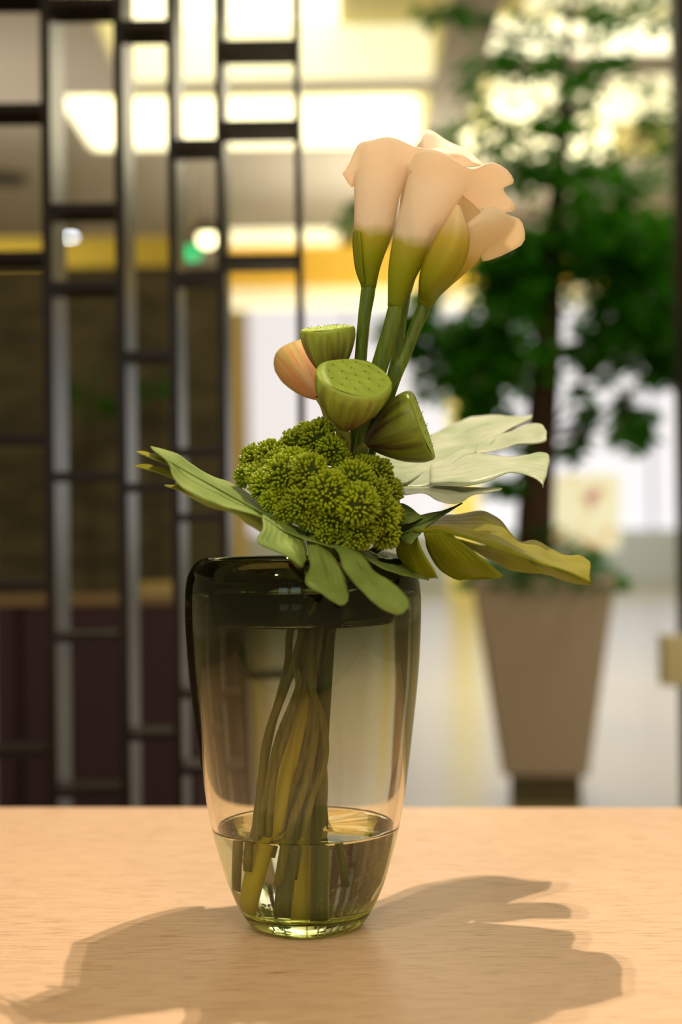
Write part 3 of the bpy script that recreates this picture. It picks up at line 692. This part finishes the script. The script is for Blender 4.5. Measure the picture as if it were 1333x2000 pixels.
RU = [
  ([[(735, 884, .10), (731, 895, .07), (729, 905, .04), (735, 925, .01)],
    [(790, 878, .15), (788, 900, .10), (785, 925, .04), (786, 950, .0)],
    [(850, 845, .20), (848, 875, .14), (846, 905, .07), (842, 945, .0)],
    [(900, 824, .22), (898, 850, .17), (896, 878, .11), (894, 900, .06)],
    [(926, 812, .23), (926, 832, .19), (930, 855, .14), (934, 884, .09)],
    [(962, 810, .23), (962, 824, .19), (964, 842, .15), (966, 858, .12)],
    [(1010, 816, .21), (1006, 822, .19), (1000, 830, .17), (990, 842, .15)],
    [(1040, 811, .21), (1040, 813, .20), (1040, 816, .19), (1036, 820, .18)]], False),
  ([[(930, 866, .12), (930, 876, .10), (932, 889, .08)],
    [(964, 852, .13), (966, 866, .11), (966, 883, .08)],
    [(1000, 842, .14), (1004, 852, .12), (1006, 868, .09)],
    [(1034, 830, .14), (1038, 846, .12), (1042, 867, .09)],
    [(1056, 828, .13), (1064, 844, .11), (1066, 862, .09)],
    [(1066, 838, .12), (1068, 846, .11), (1068, 858, .10)]], False),
  ([[(842, 905, .06), (840, 925, .02), (842, 947, -.02)],
    [(890, 896, .07), (886, 918, .03), (884, 947, -.03)],
    [(930, 888, .08), (936, 906, .03), (944, 941, -.03)],
    [(980, 892, .07), (986, 904, .03), (996, 923, -.02)],
    [(1030, 889, .06), (1034, 908, .02), (1040, 932, -.02)],
    [(1070, 886, .05), (1066, 912, .01), (1058, 944, -.03)],
    [(1074, 904, .03), (1070, 918, .01), (1060, 951, -.03)]], False),
  ([[(786, 950, .0), (786, 958, -.03), (786, 967, -.06)], [(830, 948, .0), (830, 958, -.03), (828, 966, -.06)], [(872, 946, .0), (870, 962, -.04), (856, 979, -.08)],
    [(906, 952, .0), (902, 966, -.04), (896, 982, -.08)], [(946, 954, -.01), (940, 958, -.03), (926, 964, -.06)], [(981, 953, -.01), (980, 955, -.02), (976, 957, -.03)]], False),
]
monstera('broad silvery green monstera leaf spreading right, behind the tipped lotus pod', RU,
         [[(790, 946, .0, 3.4), (846, 912, .06, 3), (896, 884, .10, 2.4), (944, 858, .14, 2), (1000, 832, .17, 1.2), (1038, 816, .195, .6)]],
         [(790, 946, .005, 4.5), (740, 990, .0, 5), (680, 1080, .02, 5.5), (652, 1215, .03, 6), (640, 1400, .03, 6), (640, 1560, .03, 6), (660, 1700, .03, 6)],
         [M['leaf_pale'], M['leaf_under']])
RL = [
  # upper half
  ([[(806, 1030, -.02), (808, 1034, -.05), (812, 1040, -.08)],
    [(842, 1012, .0), (842, 1024, -.05), (842, 1036, -.10)],
    [(892, 1004, .02), (890, 1022, -.05), (886, 1042, -.12)],
    [(942, 997, .02), (940, 1022, -.05), (936, 1056, -.14)],
    [(982, 1020, .01), (980, 1040, -.06), (976, 1070, -.15)],
    [(1014, 1056, -.0), (1014, 1068, -.08), (1012, 1084, -.155)],
    [(1052, 1056, .0), (1052, 1076, -.08), (1050, 1098, -.155)],
    [(1098, 1083, -.02), (1094, 1096, -.08), (1088, 1112, -.15)],
    [(1134, 1084, -.03), (1132, 1102, -.08), (1126, 1126, -.14)],
    [(1153, 1098, -.06), (1154, 1114, -.09), (1155, 1141, -.13)]], True),
  # lower lobes
  ([[(808, 1040, -.08), (796, 1046, -.06), (780, 1050, -.04)], [(820, 1066, -.10), (800, 1076, -.07), (776, 1080, -.04)], [(838, 1096, -.11), (815, 1104, -.08), (790, 1108, -.05)], [(856, 1127, -.12), (846, 1129, -.10), (836, 1130, -.09)]], False),
  ([[(885, 1044, -.12), (856, 1042, -.11), (826, 1042, -.10)], [(915, 1068, -.13), (878, 1074, -.11), (836, 1074, -.08)], [(946, 1096, -.14), (905, 1104, -.11), (856, 1108, -.07)], [(972, 1118, -.14), (935, 1126, -.11), (892, 1131, -.08)], [(981, 1125, -.14), (972, 1128, -.13), (950, 1130, -.12)]], False),
  ([[(975, 1070, -.15), (930, 1062, -.14), (890, 1050, -.12)], [(1010, 1084, -.155), (975, 1086, -.13), (935, 1078, -.11)], [(1036, 1098, -.155), (1005, 1104, -.13), (968, 1101, -.10)], [(1060, 1112, -.155), (1035, 1116, -.14), (1008, 1114, -.12)], [(1066, 1121, -.15), (1060, 1121, -.145), (1050, 1120, -.14)]], False),
  ([[(1012, 1084, -.155), (1016, 1092, -.14), (1020, 1100, -.12)], [(1050, 1098, -.155), (1052, 1108, -.13), (1056, 1118, -.11)], [(1088, 1112, -.15), (1090, 1120, -.13), (1094, 1130, -.10)], [(1126, 1126, -.14), (1126, 1132, -.13), (1130, 1140, -.11)], [(1155, 1141, -.13), (1155, 1142, -.13), (1154, 1143, -.125)]], False),
]
monstera('olive yellow monstera leaf lowest on the right, lit through from above', RL,
         [[(808, 1036, -.08, 3.4), (886, 1043, -.122, 3), (976, 1071, -.152, 2.4), (1050, 1098, -.157, 1.8), (1155, 1141, -.131, .8)]],
         [(808, 1036, -.075, 4.5), (760, 1060, -.04, 5), (700, 1110, .0, 5.5), (655, 1215, .02, 6), (625, 1400, .02, 6), (610, 1560, .03, 6), (620, 1700, .04, 6)],
         [M['leaf_olive'], M['leaf_under']])
RS = [([[(777, 1022, -.03), (779, 1040, -.05), (784, 1058, -.07)], [(806, 1010, -.04), (806, 1034, -.07), (800, 1063, -.10)], [(840, 1004, -.04), (832, 1022, -.07), (816, 1046, -.09)], [(872, 996, -.04), (866, 1004, -.05), (850, 1016, -.07)], [(903, 980, -.04), (903, 981, -.04), (902, 982, -.045)]], True),
      ([[(776, 985, -.04), (778, 1002, -.05), (779, 1024, -.06)], [(792, 985, -.03), (796, 1004, -.05), (800, 1020, -.07)], [(806, 992, -.03), (812, 1004, -.05), (818, 1012, -.06)], [(822, 1006, -.04), (824, 1009, -.05), (826, 1012, -.05)]], True),
      ([[(700, 1068, .0), (700, 1078, -.03)], [(750, 1078, .0), (746, 1092, -.03)], [(790, 1092, .0), (786, 1102, -.02)], [(820, 1109, .0), (820, 1111, .0)]], False)]
monstera('small dark folded monstera leaf tucked beside the sedum on the right', RS,
         [[(782, 1040, -.05, 2.5), (830, 1020, -.068, 2), (902, 982, -.042, .7)]],
         [(782, 1040, -.05, 3.5), (740, 1065, -.03, 4), (690, 1110, .0, 4.5), (645, 1215, .0, 5), (622, 1400, .0, 5), (600, 1560, -.02, 5), (575, 1700, -.02, 5)],
         [mat('leaf_dark', rgb(62, 78, 34), 0.4), M['leaf']])

# ------------------------------------------------------------------ potted tree
TYY = 5.9
K = TYY / F_PX
pc = P(1062, 1330, TYY + .28); PCX, PCY = pc.x, pc.y
pl = empty('tall_planter', (PCX, PCY, 0), 'tall taupe tapered square planter holding the indoor tree', 'planter')
def frustum(bm, h0, h1, z0, z1, rc=.035):
    rows = []
    for z, h in ((z0, h0), (z0 + .01, h0 + .002), (z1 - .012, h1 - .002), (z1, h1), (z1, h1 - .025), (z1 - .06, h1 - .03)):
        r = []
        for q in range(4):
            for s in range(5):
                a = q * math.pi / 2 + s * math.pi / 8
                cx = (h - rc) * (1 if q in (0, 3) else -1); cy = (h - rc) * (1 if q in (0, 1) else -1)
                r.append(Vector((cx + rc * math.cos(a), cy + rc * math.sin(a), z)))
        rows.append(r)
    V = grid_faces(bm, rows, True); bm.faces.new(V[0][::-1]); bm.faces.new(V[-1])
def place(bm, rot): 
    bmesh.ops.rotate(bm, verts=bm.verts, cent=(0, 0, 0), matrix=Matrix.Rotation(R(rot), 3, 'Z')); bmesh.ops.translate(bm, verts=bm.verts, vec=(PCX, PCY, 0))
zb, ztop = .12, P(1062, 1128, TYY).z
bm = bmesh.new(); frustum(bm, .182, .300, zb, ztop); place(bm, -7); obj('pot', bm, mat('taupe_fibreglass', rgb(204, 188, 178), 0.55), pl)
bm = bmesh.new(); box(bm, -.15, .15, -.15, .15, 0, zb, .005); place(bm, -7); obj('plinth', bm, mat('dark_plinth', rgb(100, 92, 66), 0.7), pl, smooth=False)
bm = bmesh.new(); ico(bm, (PCX, PCY, ztop - .06), .24, 3, (1, 1, .22)); tag(obj('soil', bm, mat('soil', rgb(40, 32, 20), 1, noise_scale=30, bump=1), pl), kind='stuff')

tr = empty('indoor_tree', (PCX, PCY, ztop - .03), 'leafy ficus tree with dark trunk growing in the taupe planter', 'tree')
TD = TYY + .28
def T3(px, py, dd=0): return P(px, py, TD + dd)
bark = mat('dark_bark', rgb(62, 40, 24), 0.85, noise_scale=18, amount=0.4, bump=0.8, stretch=(3, 3, .6))
bm = bmesh.new()
tp = [(1045, 1120, 40), (1046, 1000, 37), (1056, 850, 33), (1068, 700, 29), (1076, 560, 24), (1084, 440, 20), (1094, 340, 15), (1100, 220, 10), (1110, 80, 7), (1120, -60, 4)]
tube(bm, [T3(x, y) for x, y, r in tp], [r * TD / F_PX for x, y, r in tp], 12, 5); obj('trunk', bm, bark, tr)
rnd = random.Random(11)
# leaf zones: x, y, half width, half height, number, half depth
zones = [(1210, 480, 125, 95, 520, .35), (1250, 620, 110, 90, 420, .3), (1010, 530, 80, 80, 330, .3), (960, 680, 95, 90, 330, .3), (940, 800, 60, 70, 110, .22),
         (820, 640, 75, 60, 110, .2), (1110, 340, 200, 62, 380, .35), (1000, 240, 165, 60, 200, .3), (990, 110, 85, 90, 150, .25), (1120, 190, 60, 80, 90, .2),
         (1180, 30, 150, 45, 130, .3), (900, 30, 70, 30, 60, .2), (1285, 250, 60, 110, 60, .25), (1160, 700, 60, 70, 90, .2), (1235, 800, 32, 85, 70, .12), (1310, 700, 40, 60, 60, .2),
         (705, 410, 35, 60, 36, .15), (1150, 800, 30, 60, 22, .12), (980, 950, 45, 30, 28, .15), (1130, 860, 22, 50, 18, .1), (880, 330, 60, 90, 70, .2), (860, 730, 50, 70, 40, .2), (1200, 130, 120, 60, 70, .25)]
def leaf_shape():
    bm = bmesh.new(); rows = []
    for u, wd in ((0, .04), (.18, .34), (.42, .46), (.7, .32), (.9, .12), (1, .01)):
        rows.append([Vector((-wd * .5, u, -.06 * u * u + .05 * wd)), Vector((0, u, -.10 * u * u)), Vector((wd * .5, u, -.06 * u * u + .05 * wd))])
    grid_faces(bm, rows); return bm
lb = leaf_shape(); lb.verts.index_update()
LV = [v.co.copy() for v in lb.verts]; LF = [[v.index for v in f.verts] for f in lb.faces]
m_tl = leaf_mat('tree_leaf', rgb(30, 78, 14), rgb(60, 128, 22), 0.35, rgb(90, 190, 20), 0.35)
tmp = obj('leaf', lb, m_tl, tr); leaf_me = tmp.data
leaf_me.transform(Matrix.Translation(tr.location))   # keep the shape at its own origin
spots = []
for (x, y, hw, hh, n, hd) in zones:
    cl = [(rnd.gauss(0, .5), rnd.gauss(0, .5), rnd.gauss(0, .5)) for _ in range(max(3, n // 7))]
    for i in range(int(n * (4.0 if y > 440 else 1.3))):
        c = rnd.choice(cl); u = [c[k] + rnd.gauss(0, .17) for k in range(3)]
        if abs(u[0]) > 1.3 or abs(u[1]) > 1.2: continue
        spots.append((y < 400) and Vector(T3(x + u[0] * hw, y + u[1] * hh, u[2] * hd)) or T3(x + u[0] * hw, y + u[1] * hh, u[2] * hd))
rnd.shuffle(spots)
vs, fs = [], []; tb0 = Vector(tr.location); nsep = 0
for i, p in enumerate(spots):
    a = rnd.uniform(0, 6.283); d = Vector((math.cos(a), math.sin(a), rnd.uniform(-.9, .1))).normalized()
    q = (d.to_track_quat('Y', 'Z').to_matrix() @ Matrix.Rotation(rnd.uniform(-.9, .9), 3, 'Y')); s = rnd.uniform(.05, .10)
    if i < 260:
        o = tmp if i == 0 else bpy.data.objects.new('leaf', leaf_me)
        if i: col.objects.link(o); o.parent = tr
        o.location = p - tb0; o.rotation_euler = q.to_euler(); o.scale = (s, s, s)
    else:
        k = len(vs); vs += [p - tb0 + q @ (b * s) for b in LV]; fs += [[k + m for m in f] for f in LF]
me = bpy.data.meshes.new('foliage'); me.from_pydata(vs, [], fs); me.materials.append(m_tl); me.polygons.foreach_set('use_smooth', [True] * len(me.polygons))
o = bpy.data.objects.new('foliage', me); col.objects.link(o); o.parent = tr; o['kind'] = 'stuff'
for (x, y, hw, hh, n, hd) in zones:
    j = min(range(2, len(tp)), key=lambda k: abs(tp[k][1] - (y + 90)))
    a = T3(tp[j][0], tp[j][1]); e = T3(x, y); mid = (a + e) / 2 + Vector((0, 0, -.05))
    bm = bmesh.new(); tube(bm, [a, mid, e], [.013, .009, .004], 6, 4)
    for _ in range(5):
        f = T3(x + rnd.uniform(-.9, .9) * hw, y + rnd.uniform(-.9, .9) * hh, rnd.uniform(-.5, .5) * hd)
        tube(bm, [mid.lerp(e, .5), (e + f) / 2 + Vector((0, 0, .02)), f], [.006, .004, .002], 5, 3)
    obj('branch', bm, bark, tr)
# low plant round the trunk foot
def tuft(name, label, centre, n, spread, size, hgt, m, cat='plant'):
    vs, fs = [], []
    for i in range(n):
        a = rnd.uniform(0, 6.283); r = spread * math.sqrt(rnd.random()); p = Vector((r * math.cos(a), r * math.sin(a), rnd.uniform(0, hgt) * (1.1 - r / spread) - .06 * (r / spread) ** 3))
        d = Vector((math.cos(a), math.sin(a), rnd.uniform(-.3, .6))).normalized(); q = d.to_track_quat('Y', 'Z').to_matrix() @ Matrix.Rotation(rnd.uniform(-.7, .7), 3, 'Y')
        s = rnd.uniform(.7, 1.3) * size; k = len(vs)
        vs += [p + q @ (b * s) for b in LV]; fs += [[k + mm for mm in f] for f in LF]
    t = empty(name, centre, label, cat)
    me = bpy.data.meshes.new('foliage'); me.from_pydata(vs, [], fs); me.materials.append(m)
    o = bpy.data.objects.new('foliage', me); col.objects.link(o); o.parent = t; o['kind'] = 'stuff'
    return t
tuft('trailing_ivy', 'low dark green ivy spilling over rim of the taupe planter', Vector((PCX, PCY - .02, ztop - .01)), 1100, .35, .055, .24, m_tl)

# ------------------------------------------------------------------ small background things
def disc_light(name, px, py, Y, r, c, s, label):
    p = P(px, py, Y); bm = bmesh.new(); ico(bm, p, r, 2)
    t = empty(name, p, label, 'lamp')
    obj('bulb', bm, emit(name + '_glow', c, s), t)
    bm = bmesh.new(); lathe(bm, [(r * 1.1, r * .2), (r * 1.3, r * 1.2), (r * .5, r * 2.2), (.001, r * 2.3)], p, 16); obj('shade', bm, m_lat, t)
    bm = bmesh.new(); tube(bm, [p + Vector((0, 0, r * 2)), Vector((p.x, p.y, CZ))], [.006, .006], 6, 1); obj('cord', bm, m_lat, t)
disc_light('pendant_lamp', 140, 468, 10.5, .045, (.85, .93, 1, 1), 60, 'small bluish white pendant lamp seen through second lattice column')
disc_light('pendant_lamp', 405, 465, 12, .07, (1, .9, .5, 1), 6, 'small warm pendant lamp seen through fourth lattice column')
for px, py, s, r, lab in ((1033, 455, 16, .05, 'bright green exit sign glowing right of lilies'), (375, 494, .9, .06, 'dim green exit sign glowing behind lattice screen')):
    p = P(px, py, 12.5); bm = bmesh.new(); box(bm, p.x - r, p.x + r, p.y, p.y + .02, p.z - r * .8, p.z + r * .8, .004)
    t = empty('exit_sign', p, lab, 'sign'); obj('sign_panel', bm, emit('exit_green', (0, .8, .28, 1), s), t)
    bm = bmesh.new(); box(bm, p.x - r - .01, p.x + r + .01, p.y + .021, p.y + .05, p.z - r, p.z + r, .004); obj('housing', bm, m_lat, t)
    bm = bmesh.new(); tube(bm, [Vector((p.x, p.y + .035, p.z + r)), Vector((p.x, p.y + .035, CZ))], [.008, .008], 6, 1); obj('hanger', bm, m_lat, t)
# gold column far back
gx0, gx1 = P(880, 1000, 24).x, P(936, 1000, 24).x
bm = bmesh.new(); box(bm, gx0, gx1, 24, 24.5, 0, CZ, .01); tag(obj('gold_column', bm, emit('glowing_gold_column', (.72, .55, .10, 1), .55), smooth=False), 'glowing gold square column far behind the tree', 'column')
# poster stand behind planter
PY_ = 8.6
def poster_mat():
    m, nt, b = new_mat('poster_print')
    tc = N(nt, 'ShaderNodeTexCoord'); nz = N(nt, 'ShaderNodeTexNoise'); nz.inputs['Scale'].default_value = 7
    nt.links.new(tc.outputs['Object'], nz.inputs['Vector'])
    rp = N(nt, 'ShaderNodeValToRGB'); e = rp.color_ramp.elements
    e[0].position = .26; e[0].color = rgb(160, 130, 170); e[1].position = .44; e[1].color = rgb(244, 240, 200)
    x = e.new(.36); x.color = rgb(226, 160, 110); x = e.new(.72); x.color = rgb(246, 244, 214)
    nt.links.new(nz.outputs['Fac'], rp.inputs[0]); nt.links.new(rp.outputs[0], b.inputs['Base Color'])
    nt.links.new(rp.outputs[0], b.inputs['Emission Color']); b.inputs['Emission Strength'].default_value = .62  # print emits its own colours
    return m
a, b_ = P(1083, 1075, PY_), P(1210, 925, PY_)
t = empty('poster_stand', (a.x, PY_, 0), 'backlit cream poster stand with coloured print, behind the planter', 'sign')
bm = bmesh.new(); box(bm, a.x, b_.x, PY_, PY_ + .03, a.z, b_.z, .003); obj('poster', bm, poster_mat(), t, smooth=False)
bm = bmesh.new(); box(bm, a.x + .08, a.x + .14, PY_ + .031, PY_ + .06, 0.02, b_.z - .1); obj('pole', bm, m_lat, t, smooth=False)
bm = bmesh.new(); box(bm, a.x - .02, a.x + .2, PY_ - .1, PY_ + .2, 0, .02); obj('base', bm, m_lat, t, smooth=False)
# dark post with beige box at right edge
p0 = P(1338, 1200, 4.6)
bm = bmesh.new(); box(bm, p0.x, p0.x + .09, 4.6, 4.7, 0, CZ, .003)
tag(obj('dark_post', bm, m_lat, smooth=False), 'dark upright post at the far right edge', 'post')
q0, q1 = P(1293, 1338, 4.55), P(1350, 1240, 4.55)
bm = bmesh.new(); box(bm, q0.x, q1.x, 4.5, 4.598, q0.z, q1.z, .01)
t = tag(obj('wall_box', bm, mat('beige_plastic', rgb(236, 228, 190), 0.5)), 'beige box fixed low on the dark post at right', 'box')
# plants glimpsed behind the lattice
tuft('shrub', 'dim green shrub behind second lattice column', P(172, 800, 5.76) , 70, .11, .07, .22, m_tl)
tuft('shrub', 'dim green shrub behind third lattice column', P(300, 770, 5.76), 60, .10, .07, .16, m_tl)
for px, py, zz in ((172, 800, 0), (300, 770, 0)):
    p = P(px, py, 5.76); nm = [o for o in col.objects if o.name.startswith('shrub') and (Vector(o.location) - p).length < .01][0]
    bm = bmesh.new(); lathe(bm, [(.0, 0), (.09, 0), (.11, .5), (.10, .5), (.0, .48)], Vector((p.x, p.y, 0)), 20); obj('pot', bm, m_stone, nm)
    bm = bmesh.new(); tube(bm, [Vector((p.x, p.y, .45)), Vector((p.x + .01, p.y, .8)), p + Vector((0, 0, .12))], [.012, .01, .006], 6, 3); obj('stem', bm, bark, nm)
# ceiling speaker
p = P(20, 345, 11.9)
bm = bmesh.new(); lathe(bm, [(.0, 0), (.17, 0), (.19, .03), (.19, .0)], Vector((-2.85, 12.2, CZ - .03)), 24)
tag(obj('ceiling_speaker', bm, mat('dark_grille', rgb(60, 56, 52), .8)), 'round dark ceiling speaker at the upper left edge', 'speaker')
